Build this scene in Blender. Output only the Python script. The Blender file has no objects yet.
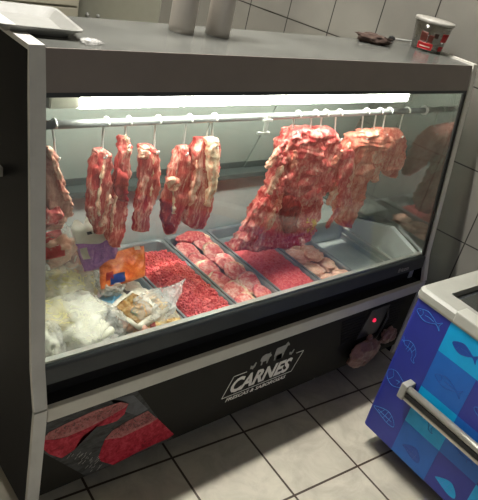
import bpy, bmesh, math, random
from mathutils import Vector, Matrix, noise
C = bpy.context.scene.collection
S = bpy.context.scene
random.seed(7)
PI = math.pi
# ------------------------------------------------------------------ camera
FPX = 629.26
RR = Matrix(((0.758, -0.615, 0.216), (0.163, 0.499, 0.851), (-0.631, -0.610, 0.479)))
CAMP = Vector((-0.599, -1.1282, 1.7444))
def orth(m):
    a = Vector(m[0]).normalized(); b = Vector(m[1]); b = (b - a*b.dot(a)).normalized(); c = a.cross(b)
    return Matrix((a, b, c))
RR = orth(RR)
cam_d = bpy.data.cameras.new('camera'); cam = bpy.data.objects.new('camera', cam_d); C.objects.link(cam)
cam.matrix_world = Matrix.Translation(CAMP) @ RR.transposed().to_4x4()
cam_d.sensor_fit = 'VERTICAL'; cam_d.sensor_height = 36; cam_d.lens = FPX/500*36; cam_d.clip_start = 0.02
S.camera = cam
# ------------------------------------------------------------------ world / exposure
w = bpy.data.worlds.new('world'); S.world = w; w.use_nodes = True
w.node_tree.nodes['Background'].inputs[0].default_value = (1.0, 0.97, 0.93, 1)
w.node_tree.nodes['Background'].inputs[1].default_value = 0.3
S.view_settings.view_transform = 'Standard'; S.view_settings.look = 'None'
S.view_settings.exposure = 0.0; S.view_settings.gamma = 1; S.view_settings.use_curve_mapping = False
CEIL_LAMP = 820.0
CASE_LAMP = 36.0

# pixel -> point on a plane (used only to place traced outlines at their true distance)
def ray(x, y):
    v = RR.transposed() @ Vector(((x-239)/FPX, -(y-250)/FPX, -1)); return v.normalized()
def on_y(x, y, Y): v = ray(x, y); return CAMP + v*((Y-CAMP.y)/v.y)
def on_z(x, y, Z): v = ray(x, y); return CAMP + v*((Z-CAMP.z)/v.z)

# ------------------------------------------------------------------ materials
def lin(c): return tuple(((v/12.92) if v <= .04045 else ((v+.055)/1.055)**2.4) for v in c)
def rgb(r, g, b): return lin((r/255, g/255, b/255)) + (1,)
def newmat(name):
    m = bpy.data.materials.new(name); m.use_nodes = True
    nt = m.node_tree; b = nt.nodes['Principled BSDF']; return m, nt, b
def nd(nt, t, **k):
    n = nt.nodes.new(t)
    for a, v in k.items(): setattr(n, a, v)
    return n
def coords(nt, scale=(1,1,1), rnd=True):
    tc = nd(nt, 'ShaderNodeTexCoord'); mp = nd(nt, 'ShaderNodeMapping')
    mp.inputs['Scale'].default_value = scale
    nt.links.new(tc.outputs['Object'], mp.inputs['Vector'])
    if rnd:
        oi = nd(nt, 'ShaderNodeObjectInfo'); mu = nd(nt, 'ShaderNodeMath', operation='MULTIPLY'); mu.inputs[1].default_value = 37.0
        nt.links.new(oi.outputs['Random'], mu.inputs[0]); nt.links.new(mu.outputs[0], mp.inputs['Location'])
    return mp.outputs['Vector']
def ramp(nt, fac, stops):
    r = nd(nt, 'ShaderNodeValToRGB'); e = r.color_ramp.elements
    while len(e) < len(stops): e.new(0.5)
    for k, (p, c) in enumerate(stops): e[k].position = p; e[k].color = c
    nt.links.new(fac, r.inputs[0]); return r.outputs[0]
def bump(nt, b, h, strength=.5, dist=.003):
    n = nd(nt, 'ShaderNodeBump'); n.inputs['Strength'].default_value = strength; n.inputs['Distance'].default_value = dist
    nt.links.new(h, n.inputs['Height']); nt.links.new(n.outputs[0], b.inputs['Normal'])
def noi(nt, v, scale, detail=3, rough=.6, dist=0):
    n = nd(nt, 'ShaderNodeTexNoise'); n.inputs['Scale'].default_value = scale; n.inputs['Detail'].default_value = detail
    n.inputs['Roughness'].default_value = rough; n.inputs['Distortion'].default_value = dist
    nt.links.new(v, n.inputs['Vector']); return n.outputs[0]
def plain(name, col, rough=.5, metal=0, var=.12, nscale=14, bs=.0, emis=None, es=0, stretch=(1,1,1), spec=.5):
    m, nt, b = newmat(name)
    v = coords(nt, stretch); n = noi(nt, v, nscale, 4)
    lo = tuple(c*(1-var) for c in col[:3])+(1,); hi = tuple(min(1, c*(1+var)) for c in col[:3])+(1,)
    nt.links.new(ramp(nt, n, [(.3, lo), (.7, hi)]), b.inputs['Base Color'])
    b.inputs['Roughness'].default_value = rough; b.inputs['Metallic'].default_value = metal; b.inputs['Specular IOR Level'].default_value = spec
    if bs: bump(nt, b, n, bs, .002)
    if emis: b.inputs['Emission Color'].default_value = emis; b.inputs['Emission Strength'].default_value = es
    return m
def meat(name, stops, scale=26, stretch=(1,1,.45), dist=1.2, rough=.42, bs=.7, fine=.35, spec=.45):
    m, nt, b = newmat(name); v = coords(nt, stretch)
    n1 = noi(nt, v, scale, 5, .62, dist); n2 = noi(nt, v, scale*4.5, 3, .6, .4)
    mx = nd(nt, 'ShaderNodeMix'); mx.inputs[0].default_value = fine
    nt.links.new(n1, mx.inputs[2]); nt.links.new(n2, mx.inputs[3])
    nt.links.new(ramp(nt, mx.outputs[0], stops), b.inputs['Base Color'])
    b.inputs['Roughness'].default_value = rough; b.inputs['Specular IOR Level'].default_value = spec
    bump(nt, b, mx.outputs[0], bs, .006); return m
def glass(name, tint=(.93,.96,.94,1), base=.05, edge=.75, power=3.2, rough=.02):
    m, nt, b = newmat(name); nt.nodes.remove(b); out = nt.nodes['Material Output']
    t = nd(nt, 'ShaderNodeBsdfTransparent'); t.inputs[0].default_value = tint
    g = nd(nt, 'ShaderNodeBsdfGlossy'); g.inputs['Roughness'].default_value = rough
    lw = nd(nt, 'ShaderNodeLayerWeight'); lw.inputs['Blend'].default_value = .5
    p = nd(nt, 'ShaderNodeMath', operation='POWER'); p.inputs[1].default_value = power
    ml = nd(nt, 'ShaderNodeMath', operation='MULTIPLY_ADD'); ml.inputs[1].default_value = edge; ml.inputs[2].default_value = base
    nt.links.new(lw.outputs['Facing'], p.inputs[0]); nt.links.new(p.outputs[0], ml.inputs[0])
    mx = nd(nt, 'ShaderNodeMixShader'); nt.links.new(ml.outputs[0], mx.inputs[0]); nt.links.new(t.outputs[0], mx.inputs[1]); nt.links.new(g.outputs[0], mx.inputs[2])
    nt.links.new(mx.outputs[0], out.inputs[0]); return m
def film(name, col, alpha, rough=.25):
    # crumpled clear plastic: part see-through, part milky
    m, nt, b = newmat(name); v = coords(nt)
    n = noi(nt, v, 22, 4, .6, 1.5)
    b.inputs['Base Color'].default_value = col; b.inputs['Roughness'].default_value = rough
    mr = nd(nt, 'ShaderNodeMapRange'); mr.inputs[1].default_value = .35; mr.inputs[2].default_value = .7
    mr.inputs[3].default_value = max(0, alpha-.10); mr.inputs[4].default_value = min(1, alpha+.14)
    nt.links.new(n, mr.inputs[0]); nt.links.new(mr.outputs[0], b.inputs['Alpha']); bump(nt, b, n, .6, .01)
    return m
M = {}
M['black_side'] = plain('black_side', rgb(12,12,15), .45, var=.1, spec=.05)
M['post'] = plain('pale_edge', rgb(190,190,186), .45, var=.06)
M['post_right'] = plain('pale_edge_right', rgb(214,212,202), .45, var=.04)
M['trim'] = plain('pale_trim', rgb(196,194,184), .5, var=.06)
M['fascia'] = plain('fascia', rgb(128,119,113), .45, .2, var=.07, nscale=5)
M['top'] = plain('top_steel', rgb(114,115,110), .24, .35, var=.24, nscale=7, bs=.05)
M['frame'] = plain('slate_frame', rgb(56,60,63), .45, spec=.3, var=.08)
M['recess'] = plain('recess', rgb(8,8,9), .8)
M['panel'] = plain('dark_panel', rgb(26,25,22), .5, spec=.12, var=.1, nscale=4)
M['liner'] = plain('grey_liner', rgb(176,182,178), .35, .1, var=.08)
M['back'] = plain('back_door', rgb(122,130,123), .35, .0, var=.08, nscale=4)
M['rail'] = plain('dark_rail', rgb(62,68,66), .4, var=.1)
M['steel'] = plain('steel', rgb(196,196,190), .3, .6, var=.08)
M['rod'] = plain('rod_steel', rgb(140,142,140), .35, .5, var=.06)
M['hook'] = plain('hook_steel', rgb(222,222,218), .3, .45, var=.05)
M['pan'] = plain('steel_pan', rgb(150,154,154), .35, .45, var=.12)
M['black'] = plain('matt_black', rgb(16,16,16), .6)
M['white'] = plain('white_foam', rgb(138,138,133), .6, var=.05, nscale=40)
M['reflector'] = plain('reflector', rgb(225,222,205), .4, var=.03)
M['tube'] = plain('case_tube', rgb(255,248,230), .5, emis=(1,.97,.90,1), es=CASE_LAMP)
M['ceil_tube'] = plain('ceil_tube', rgb(255,250,240), .5, emis=(1,.96,.90,1), es=CEIL_LAMP)
M['glass'] = glass('pane')
M['side_glass'] = glass('side_pane', (.80,.84,.81,1), base=.22, edge=.7, power=2.0)
M['rib'] = meat('rib_meat', [(.30, rgb(126,22,30)), (.41, rgb(190,58,60)), (.50, rgb(214,98,92)), (.58, rgb(232,154,140)), (.68, rgb(246,212,194))], scale=20, dist=2.2, fine=.45)
M['rib_strip'] = meat('strip_meat', [(.32, rgb(126,24,30)), (.42, rgb(186,58,58)), (.51, rgb(212,104,94)), (.57, rgb(234,166,148)), (.66, rgb(248,220,200))], scale=30, stretch=(1.3,1.3,.22), dist=.8, fine=.35)
M['rib_pale'] = meat('pale_rib_meat', [(.30, rgb(150,46,40)), (.42, rgb(205,98,80)), (.52, rgb(226,142,120)), (.64, rgb(242,190,166)), (.78, rgb(248,220,198))], scale=22)
M['dark_meat'] = meat('dark_meat', [(.3, rgb(86,14,20)), (.45, rgb(140,34,36)), (.58, rgb(178,66,58)), (.75, rgb(220,140,120))])
M['brown_meat'] = meat('brown_meat', [(.3, rgb(120,72,60)), (.45, rgb(170,108,92)), (.6, rgb(200,148,128)), (.78, rgb(226,190,168))], scale=18)
M['fat'] = meat('fat', [(.3, rgb(206,110,90)), (.42, rgb(226,160,132)), (.52, rgb(240,208,176)), (.7, rgb(250,236,212))], scale=22, dist=2, fine=.4)
M['bone'] = meat('bone', [(.32, rgb(190,84,72)), (.44, rgb(218,136,116)), (.55, rgb(236,192,166)), (.75, rgb(246,226,204))], scale=26, dist=2, fine=.45)
M['mince'] = meat('diced_beef', [(.28, rgb(150,30,38)), (.42, rgb(206,66,70)), (.56, rgb(230,112,108)), (.8, rgb(248,188,176))], scale=60, stretch=(1,1,1))
M['mince_fine'] = meat('fine_beef', [(.3, rgb(176,46,52)), (.5, rgb(222,92,92)), (.75, rgb(242,158,150))], scale=70, stretch=(1,1,1), bs=1)
M['steak'] = meat('steak', [(.3, rgb(176,52,58)), (.43, rgb(216,94,94)), (.52, rgb(236,150,142)), (.62, rgb(248,206,192))], scale=24, stretch=(1,1,1))
M['chicken'] = meat('pale_meat', [(.3, rgb(206,128,110)), (.45, rgb(232,174,152)), (.6, rgb(244,206,182)), (.8, rgb(250,228,206))], scale=16, stretch=(1,1,1))
M['sausage'] = meat('sausage', [(.3, rgb(176,110,90)), (.5, rgb(214,158,134)), (.75, rgb(234,196,172))], scale=18, stretch=(1,1,1), bs=.2)
M['cheese'] = plain('cheese', rgb(250,248,228), .5, var=.04, nscale=20, bs=.2)
M['cheese_yellow'] = plain('cheese_yellow', rgb(230,218,158), .5, var=.05, nscale=20, bs=.2)
M['film'] = film('clear_film', rgb(236,234,226), .38)
M['film_thin'] = film('thin_film', rgb(236,232,224), .22)
M['film_white'] = film('white_film', rgb(255,254,250), .30)
for n_, c_ in dict(purple=(146,84,158), orange=(228,104,38), redp=(196,34,40), bluep=(28,84,190), cream=(238,230,212), gold=(214,160,70), greenp=(90,150,80), skyp=(110,180,214), navy=(40,48,132), cyan=(0,146,200), midblue=(20,88,168), lineblue=(50,130,200), linedark=(26,62,140), silver=(150,150,146), brown=(70,48,38), graph=(58,58,58), printw=(236,234,228)).items():
    M[n_] = plain(n_, rgb(*c_), .42, var=.07)
M['checker_red'] = None

# ------------------------------------------------------------------ mesh helpers
def link(name, bm, mat, parent=None, smooth=False, loc=None):
    me = bpy.data.meshes.new(name)
    if loc is not None: bmesh.ops.translate(bm, verts=bm.verts, vec=-Vector(loc))
    bmesh.ops.recalc_face_normals(bm, faces=bm.faces)
    bm.to_mesh(me); bm.free()
    for p in me.polygons: p.use_smooth = smooth
    if isinstance(mat, (list, tuple)):
        for m_ in mat: me.materials.append(m_)
    else: me.materials.append(mat)
    o = bpy.data.objects.new(name, me); C.objects.link(o)
    if parent is not None: o.parent = parent
    if loc is not None: o.location = loc
    return o
def tag(o, label, cat, group=None, kind=None):
    o['label'] = label; o['category'] = cat
    if group: o['group'] = group
    if kind: o['kind'] = kind
    return o
def empty(name, loc, label, cat, group=None, rz=0):
    o = bpy.data.objects.new(name, None); C.objects.link(o); o.location = loc; o.rotation_euler[2] = rz
    o.empty_display_size = .05
    return tag(o, label, cat, group)
def part(name, bm, mat, root, smooth=False, label=None):
    # bm in the root's local coordinates
    o = link(name, bm, mat, root, smooth)
    if label: o['label'] = label
    return o
def bx(bm, x0, x1, y0, y1, z0, z1, bev=0):
    v = [bm.verts.new((x, y, z)) for x in (x0, x1) for y in (y0, y1) for z in (z0, z1)]
    F = [(0,1,3,2),(4,6,7,5),(0,4,5,1),(2,3,7,6),(0,2,6,4),(1,5,7,3)]
    fs = [bm.faces.new([v[i] for i in f]) for f in F]
    if bev:
        es = {e for f in fs for e in f.edges}
        bmesh.ops.bevel(bm, geom=list(es), offset=bev, segments=2, affect='EDGES', profile=.6)
    return v
def box(x0, x1, y0, y1, z0, z1, bev=0):
    bm = bmesh.new(); bx(bm, x0, x1, y0, y1, z0, z1, bev); return bm
def prism_x(pts, x0, x1, bev=0, bm=None):
    bm = bm or bmesh.new()
    a = [bm.verts.new((x0, p[0], p[1])) for p in pts]; b = [bm.verts.new((x1, p[0], p[1])) for p in pts]
    n = len(pts); fs = [bm.faces.new(a), bm.faces.new(list(reversed(b)))]
    for i in range(n): fs.append(bm.faces.new((a[i], b[i], b[(i+1) % n], a[(i+1) % n])))
    if bev: bmesh.ops.bevel(bm, geom=list({e for f in fs for e in f.edges}), offset=bev, segments=2, affect='EDGES')
    return bm
def prism_y(pts, y0, y1, bm=None):     # pts in x,z
    bm = bm or bmesh.new()
    a = [bm.verts.new((p[0], y0, p[1])) for p in pts]; b = [bm.verts.new((p[0], y1, p[1])) for p in pts]
    n = len(pts); bm.faces.new(a); bm.faces.new(list(reversed(b)))
    for i in range(n): bm.faces.new((a[i], b[i], b[(i+1) % n], a[(i+1) % n]))
    bmesh.ops.triangulate(bm, faces=[f for f in bm.faces if len(f.verts) > 4])
    return bm
def tube(pts, r, seg=8, bm=None, cap=True):
    bm = bm or bmesh.new(); pts = [Vector(p) for p in pts]; rings = []
    up = Vector((0.13, 0.21, 1)).normalized()
    for i, p in enumerate(pts):
        t = (pts[min(i+1, len(pts)-1)] - pts[max(i-1, 0)]).normalized()
        a = t.cross(up)
        if a.length < .1: a = t.cross(Vector((1, 0, 0)))
        a.normalize(); b = t.cross(a)
        rr = r[i] if isinstance(r, (list, tuple)) else r
        rings.append([bm.verts.new(p + (a*math.cos(k*2*PI/seg) + b*math.sin(k*2*PI/seg))*rr) for k in range(seg)])
    for i in range(len(rings)-1):
        for k in range(seg): bm.faces.new((rings[i][k], rings[i][(k+1) % seg], rings[i+1][(k+1) % seg], rings[i+1][k]))
    if cap: bm.faces.new(rings[0]); bm.faces.new(list(reversed(rings[-1])))
    return bm
def lathe(prof, seg=40, bm=None, cx=0, cy=0):
    bm = bm or bmesh.new(); rings = []
    for r, z in prof: rings.append([bm.verts.new((cx+r*math.cos(k*2*PI/seg), cy+r*math.sin(k*2*PI/seg), z)) for k in range(seg)])
    for i in range(len(rings)-1):
        for k in range(seg): bm.faces.new((rings[i][k], rings[i][(k+1) % seg], rings[i+1][(k+1) % seg], rings[i+1][k]))
    return bm
def grid(fn, nu, nv, bm=None, wrap=False):
    bm = bm or bmesh.new()
    V = [[bm.verts.new(fn(i/nu, j/nv)) for j in range(nv+1)] for i in range(nu if wrap else nu+1)]
    L = len(V)
    for i in range(nu):
        for j in range(nv):
            a, b = V[i], V[(i+1) % L] if wrap else V[i+1]
            bm.faces.new((a[j], b[j], b[j+1], a[j+1]))
    return bm
def nz(p, s, k=0): return noise.noise(Vector(p)*s + Vector((k*3.1, k*1.7, k*5.3)))
def ridged(p, s, k=0): return 1-abs(noise.noise(Vector(p)*s + Vector((k*2.3, k*4.1, k)))*2)

# ================================================================== THE ROOM
WA = 0.1521; RA = -0.0798
def wallp(v, n, z):      # v along the wall, n out of it (towards the room is negative)
    return Vector((1.9397 + math.cos(WA)*n - math.sin(WA)*v, math.sin(WA)*n + math.cos(WA)*v, z))
def tiles(name, tw, th, c1, c2, grout, mortar, rough, ox=0, oy=0, sp=.4, bumpy=.25, plane='xy'):
    m, nt, b = newmat(name)
    tc = nd(nt, 'ShaderNodeTexCoord'); src = tc.outputs['Object']
    if plane == 'yz':
        sx = nd(nt, 'ShaderNodeSeparateXYZ'); cb = nd(nt, 'ShaderNodeCombineXYZ'); nt.links.new(src, sx.inputs[0])
        nt.links.new(sx.outputs[1], cb.inputs[0]); nt.links.new(sx.outputs[2], cb.inputs[1]); src = cb.outputs[0]
    if plane == 'xz':
        sx = nd(nt, 'ShaderNodeSeparateXYZ'); cb = nd(nt, 'ShaderNodeCombineXYZ'); nt.links.new(src, sx.inputs[0])
        nt.links.new(sx.outputs[0], cb.inputs[0]); nt.links.new(sx.outputs[2], cb.inputs[1]); src = cb.outputs[0]
    mp = nd(nt, 'ShaderNodeMapping'); mp.inputs['Location'].default_value = (ox, oy, 0); nt.links.new(src, mp.inputs[0])
    br = nd(nt, 'ShaderNodeTexBrick'); br.offset = 0; br.squash = 1
    br.inputs['Scale'].default_value = 1; br.inputs['Brick Width'].default_value = tw; br.inputs['Row Height'].default_value = th
    br.inputs['Mortar Size'].default_value = mortar; br.inputs['Mortar Smooth'].default_value = .1; br.inputs['Bias'].default_value = 0
    br.inputs['Color1'].default_value = (.46,.46,.46,1); br.inputs['Color2'].default_value = (.54,.54,.54,1)
    nt.links.new(mp.outputs[0], br.inputs['Vector'])
    n1 = noi(nt, mp.outputs[0], 9, 6, .65, .8); n2 = noi(nt, mp.outputs[0], 2.2, 2)
    mx = nd(nt, 'ShaderNodeMix'); mx.inputs[0].default_value = sp
    nt.links.new(n2, mx.inputs[2]); nt.links.new(n1, mx.inputs[3])
    col = ramp(nt, mx.outputs[0], [(.38, c1), (.62, c2)])
    m2 = nd(nt, 'ShaderNodeMix', data_type='RGBA'); nt.links.new(br.outputs['Fac'], m2.inputs[0]); nt.links.new(col, m2.inputs[6]); m2.inputs[7].default_value = grout
    nt.links.new(m2.outputs[2], b.inputs['Base Color'])
    b.inputs['Roughness'].default_value = rough
    inv = nd(nt, 'ShaderNodeMath', operation='SUBTRACT'); inv.inputs[0].default_value = 1; nt.links.new(br.outputs['Fac'], inv.inputs[1])
    bump(nt, b, inv.outputs[0], bumpy, .002); return m
TS = .3176
M['floor'] = tiles('floor_tile', TS, TS, rgb(164,158,144), rgb(186,180,164), rgb(58,46,36), .0045, .38, sp=.75)
M['walltile'] = tiles('wall_tile', .25, .318, rgb(114,112,105), rgb(126,124,116), rgb(34,32,28), .003, .3, plane='yz', ox=.02, oy=-.643, sp=.2, bumpy=.15)
M['paint'] = plain('painted_wall', rgb(150,146,132), .7, var=.04, nscale=2)
fl = link('floor', box(-3.2, 3.2, -3.3, 3.6, -.05, 0), M['floor'])
fl.rotation_euler[2] = RA
# shift so a grout crossing meets the case corner as in the room
off = Vector((0.1887, 0.0499)); cr, sr = math.cos(RA), math.sin(RA)
fl.location = (cr*off.x - sr*off.y, sr*off.x + cr*off.y, 0)
fl['kind'] = 'structure'
wr = link('wall_right', box(0, .12, -3.2, 3.05, 0, 3.4), M['walltile']); wr.location = (1.9397, 0, 0); wr.rotation_euler[2] = WA; wr['kind'] = 'structure'
wb = link('wall_back', box(-2.9, 1.475, 3.05, 3.15, 0, 3.4), M['paint']); wb['kind'] = 'structure'
wlft = link('wall_left', box(-2.95, -2.85, -3.2, 3.05, 0, 3.4), M['paint']); wlft['kind'] = 'structure'
ce = link('ceiling', box(-2.95, 2.6, -3.2, 3.15, 3.4, 3.5), plain('ceiling_paint', rgb(200,196,186), .8, var=.03)); ce['kind'] = 'structure'

# ceiling strip lamp over the case: it throws the straight shadow in front of the case
lamp = empty('ceiling_lamp', (.40, .585, 3.4), 'long ceiling strip lamp hanging above the meat case', 'lamp')
bm = bmesh.new()
prism_x([(-.05, 0), (.05, 0), (.05, -.03), (-.05, -.03)], -.72, .72, bm=bm)
for sg in (-1, 1): prism_x([(sg*.05, -.03), (sg*.046, -.03), (sg*.056, -.11), (sg*.060, -.11)], -.72, .72, bm=bm)  # unseen trough sides, added to keep the tube's light off the ceiling
part('housing', bm, M['white'], lamp)
part('diffuser', tube([(-.68, 0, -.075), (.68, 0, -.075)], .018, 16), M['ceil_tube'], lamp, True, 'glowing diffuser tube')

# steel plate with fittings on the far right wall
pl = empty('wall_service_panel', wallp(2.56, -.004, .62), 'plain grey plate on far wall with two round fittings and a black knob', 'panel', rz=WA)
part('plate', box(-.004, .004, -.42, .42, 0, .62, .002), plain('grey_plate', rgb(138,138,124), .5, var=.04), pl)
def disc(cy, cz, r, th=.012):
    bm = bmesh.new()
    bmesh.ops.create_cone(bm, cap_ends=True, segments=24, radius1=r, radius2=r*.9, depth=th, matrix=Matrix.Translation((-.006-th/2, cy, cz)) @ Matrix.Rotation(PI/2, 4, 'Y')); return bm
part('black_knob', disc(-.03, .262, .014, .02), M['black'], pl, True)
part('round_fitting', disc(.24, .25, .013), M['silver'], pl, True)
part('round_fitting', disc(.13, .272, .011), M['silver'], pl, True)
part('bracket_arm', tube([(-.012, .26, .24), (-.012, .06, .235)], .004, 6), M['silver'], pl, True)

# pale cabinet at the far back
cb = empty('storage_cabinet', (.85, 2.72, 0), 'pale low cabinet with board doors at the far back left', 'cabinet')
part('body', box(-.55, .55, -.02, .28, .0, 1.12, .004), plain('cabinet_pale', rgb(142,138,122), .5, var=.04), cb)
for k, (z0, z1) in enumerate(((.06, .42), (.44, .78), (.80, .92), (.935, 1.10))):
    part('drawer_front', box(-.53, .53, -.04, -.02, z0, z1, .004), plain('drawer_pale_%d' % k, rgb(140+3*k,136+3*k,120+3*k), .5, var=.04), cb)

# ================================================================== THE MEAT CASE
L = 1.7397; TH = .032
case = empty('meat_display_case', (0, 0, 0), 'long glass-fronted butcher display case with black sides and steel top', 'display case')
YA, ZA, YB, ZB, YC, ZC = .1573, 1.38, .1381, 1.2887, .0308, .5877
def side_poly(f=0.0):
    return [(YA-f, ZA+.006), (YB-f, ZB), (YC-f, ZC), (-.004-f, .47), (-.002-f, .065), (.76, .065), (.76, .62), (.47, ZA+.006)]
part('side_panel', prism_x([(y+(.012 if i < 5 else -.004), z-(.006 if i in (0, 7) else 0)) for i, (y, z) in enumerate(side_poly())], -TH, -.006), M['black_side'], case)
def strip(pts, wdt, x0, x1):   # edging that follows an open profile, thickness inwards
    bm = bmesh.new(); n = len(pts); inn = []
    for i, p in enumerate(pts):
        a = Vector(pts[max(i-1, 0)]); b = Vector(pts[min(i+1, n-1)]); t = (b-a).normalized(); nn = Vector((-t.y, t.x)); inn.append(Vector(p)+nn*wdt)
    for i in range(n-1):
        q = [pts[i], pts[i+1], tuple(inn[i+1]), tuple(inn[i])]
        prism_x(q, x0, x1, bm=bm)
    return bm
upper = [(.47, ZA+.006), (YA, ZA+.006), (YB, ZB), (YC, ZC), (-.003, .472)]
part('edge_strip', strip(upper, .012, -TH-.001, .004), M['post'], case, label='pale edging of the left end, upper length')
part('edge_strip', strip([(-.004, .466), (-.004, .3), (-.002, .065)], .012, -TH-.001, .004), M['post'], case, label='pale edging of the left end, lower length')
# right end: slim post, edging and glass
part('side_panel', prism_x([(.012, .065), (.012, .47), (YC+.012, .56), (.70, .60), (.76, .60), (.76, .065)], L+.004, L+TH), M['black_side'], case)
part('edge_strip', strip(upper, .014, L+.008, L+TH+.004), M['post_right'], case, label='pale edging of the right end, upper length')
part('edge_strip', strip([(-.004, .466), (-.004, .3), (-.002, .065)], .012, L+.004, L+TH), M['post'], case, label='pale edging of the right end, lower length')
part('corner_seal', strip([(YB+.004, ZB), (YC+.004, ZC)], .010, L-.012, L+.005), M['black'], case)
# top
part('top_board', prism_x([(YA+.004, ZA-.006), (.46, ZA-.006), (.46, ZA), (YA+.004, ZA)], .004, L), M['top'], case)
part('fascia', prism_x([(YA, ZA+.0005), (YB, ZB), (YB+.03, ZB), (YA+.03, ZA-.0065), (YA+.004, ZA-.0065), (YA+.004, ZA+.0005)], .004, L-.001), M['fascia'], case)
part('fascia_lip', box(.004, L-.005, YB+.002, YB+.03, ZB-.012, ZB-.0005), M['frame'], case)
part('roof_lining', prism_x([(YB+.03, ZB+.002), (.47, ZB+.002), (.47, ZA-.007), (YA+.03, ZA-.007)], .004, L-.001), M['liner'], case)
# light fitting under the roof
lf = part('light_fitting', prism_x([(.236, 1.286), (.232, 1.215), (.262, 1.208), (.29, 1.24), (.29, 1.286)], .06, .14, .003), M['reflector'], case)
part('light_diffuser', prism_x([(.232, 1.284), (.228, 1.215), (.262, 1.204), (.294, 1.24), (.294, 1.284)], .14, 1.50, .003), M['tube'], lf, label='glowing part of the light fitting')  # real fitting; left length of the glow added to brighten the left end
part('end_cap', prism_x([(.230, 1.286), (.226, 1.213), (.262, 1.202), (.296, 1.24), (.296, 1.286)], 1.50, 1.53, .003), M['white'], lf)
# glass
part('front_glass', prism_x([(YB+.006, ZB-.004), (YC+.006, ZC), (YC+.011, ZC), (YB+.011, ZB-.004)], .005, L-.006), M['glass'], case)
part('side_glass', prism_x([(YB+.02, ZB-.004), (YC+.014, ZC+.002), (.22, .632), (.45, .56), (.655, .56), (.655, .76), (.49, ZB)], L-.004, L+.002), M['side_glass'], case)
# lower frame, dark recess, trim, printed panel
part('glass_frame', prism_x([(YC-.001, ZC), (YC-.006, ZC-.004), (YC-.010, .532), (YC+.03, .530), (YC+.03, ZC)], .004, L-.001, .0015), M['frame'], case)
part('frame_lip', prism_x([(YC+.013, ZC), (YC+.013, ZC+.006), (YC+.03, ZC+.006), (YC+.03, ZC)], .005, L-.006), M['steel'], case)
part('recess', prism_x([(.013, .42), (.013, .468), (.052, .468), (.052, .53), (.07, .53), (.07, .42)], .004, L-.001), M['recess'], case)
part('front_trim', prism_x([(-.006, .47), (-.008, .425), (-.001, .420), (.012, .420), (.012, .47)], .005, L+.003, .0015), M['trim'], case)
fp = part('front_panel', box(.005, L-.001, 0, .02, .117, .425), M['panel'], case)
part('plinth', box(.06, L-.06, .10, .68, .02, .12), M['recess'], case)
for x in (.08, L-.08):
    for y in (.12, .64):
        part('foot', lathe([(.0, 0), (.022, 0), (.022, .01), (.012, .014), (.012, .067), (0, .067)], 16, cx=x, cy=y), M['black'], case)
# tank: floor, back, left and right walls (one liner)
bm = bmesh.new()
bx(bm, .0, L-.005, .04, .67, .42, .44); bx(bm, .0, L-.005, .66, .68, .12, .755)
part('tank', bm, M['liner'], case)
bm = prism_x([(.045, .44), (YC+.03, .585), (.22, .632), (.45, .558), (.66, .558), (.66, .44)], L-.035, L-.006)
part('tank_wall', bm, M['liner'], case)
part('tank_wall', box(0, .006, .06, .66, .44, .6), M['liner'], case)
bm = bmesh.new(); bx(bm, L-.05, L-.034, .06, .5, .500, .507); bx(bm, L-.045, L-.034, .06, .5, .468, .474); part('pan_rest', bm, M['steel'], case)
part('rear_shelf', box(1.445, L-.037, .46, .655, .441, .553, .003), M['liner'], case)
part('front_inner_wall', box(.005, L-.037, .055, .062, .44, .586), M['liner'], case)
# sliding rear doors leaning forward
part('rear_sill', box(.004, L-.006, .60, .68, .755, .775), M['rail'], case)
def lean(z): return .655 - (z-.775)/(ZB-.775)*.17
for k, (x0, x1) in enumerate(((.006, .60), (.58, 1.17), (1.15, L-.01))):
    d = .006*(k % 2)
    dr = part('rear_door', prism_x([(lean(.776)+d, .776), (lean(1.28)+d, 1.28), (lean(1.28)+d+.005, 1.28), (lean(.776)+d+.005, .776)], x0, x1), M['back'], case)
    part('door_rail', prism_x([(lean(.776)+d-.004, .776), (lean(.806)+d-.004, .806), (lean(.806)+d-.0005, .806), (lean(.776)+d-.0005, .776)], x0, x1), M['rail'], dr)
part('back_panel', box(-.005, L+.003, .685, .76, .067, .75), M['black_side'], case)
# hanging rod with end flange and clamp
RY, RZ = .2832, 1.1533
rod = part('hanging_rod', tube([(-.004, RY, RZ), (L-.006, RY, RZ)], .0115, 16), M['rod'], case, True)
part('rod_flange', tube([(L-.012, RY, RZ), (L-.004, RY, RZ)], .02, 20), M['steel'], rod, True)
bm = bmesh.new(); cx = on_y(265, 120, RY).x
bx(bm, cx-.008, cx+.006, RY-.016, RY-.008, RZ-.055, RZ+.01); bx(bm, cx-.03, cx+.02, RY-.018, RY-.006, RZ-.056, RZ-.048); bx(bm, cx-.02, cx+.018, RY-.018, RY-.006, RZ-.012, RZ-.004)
part('rod_clamp', bm, M['steel'], rod)
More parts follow.
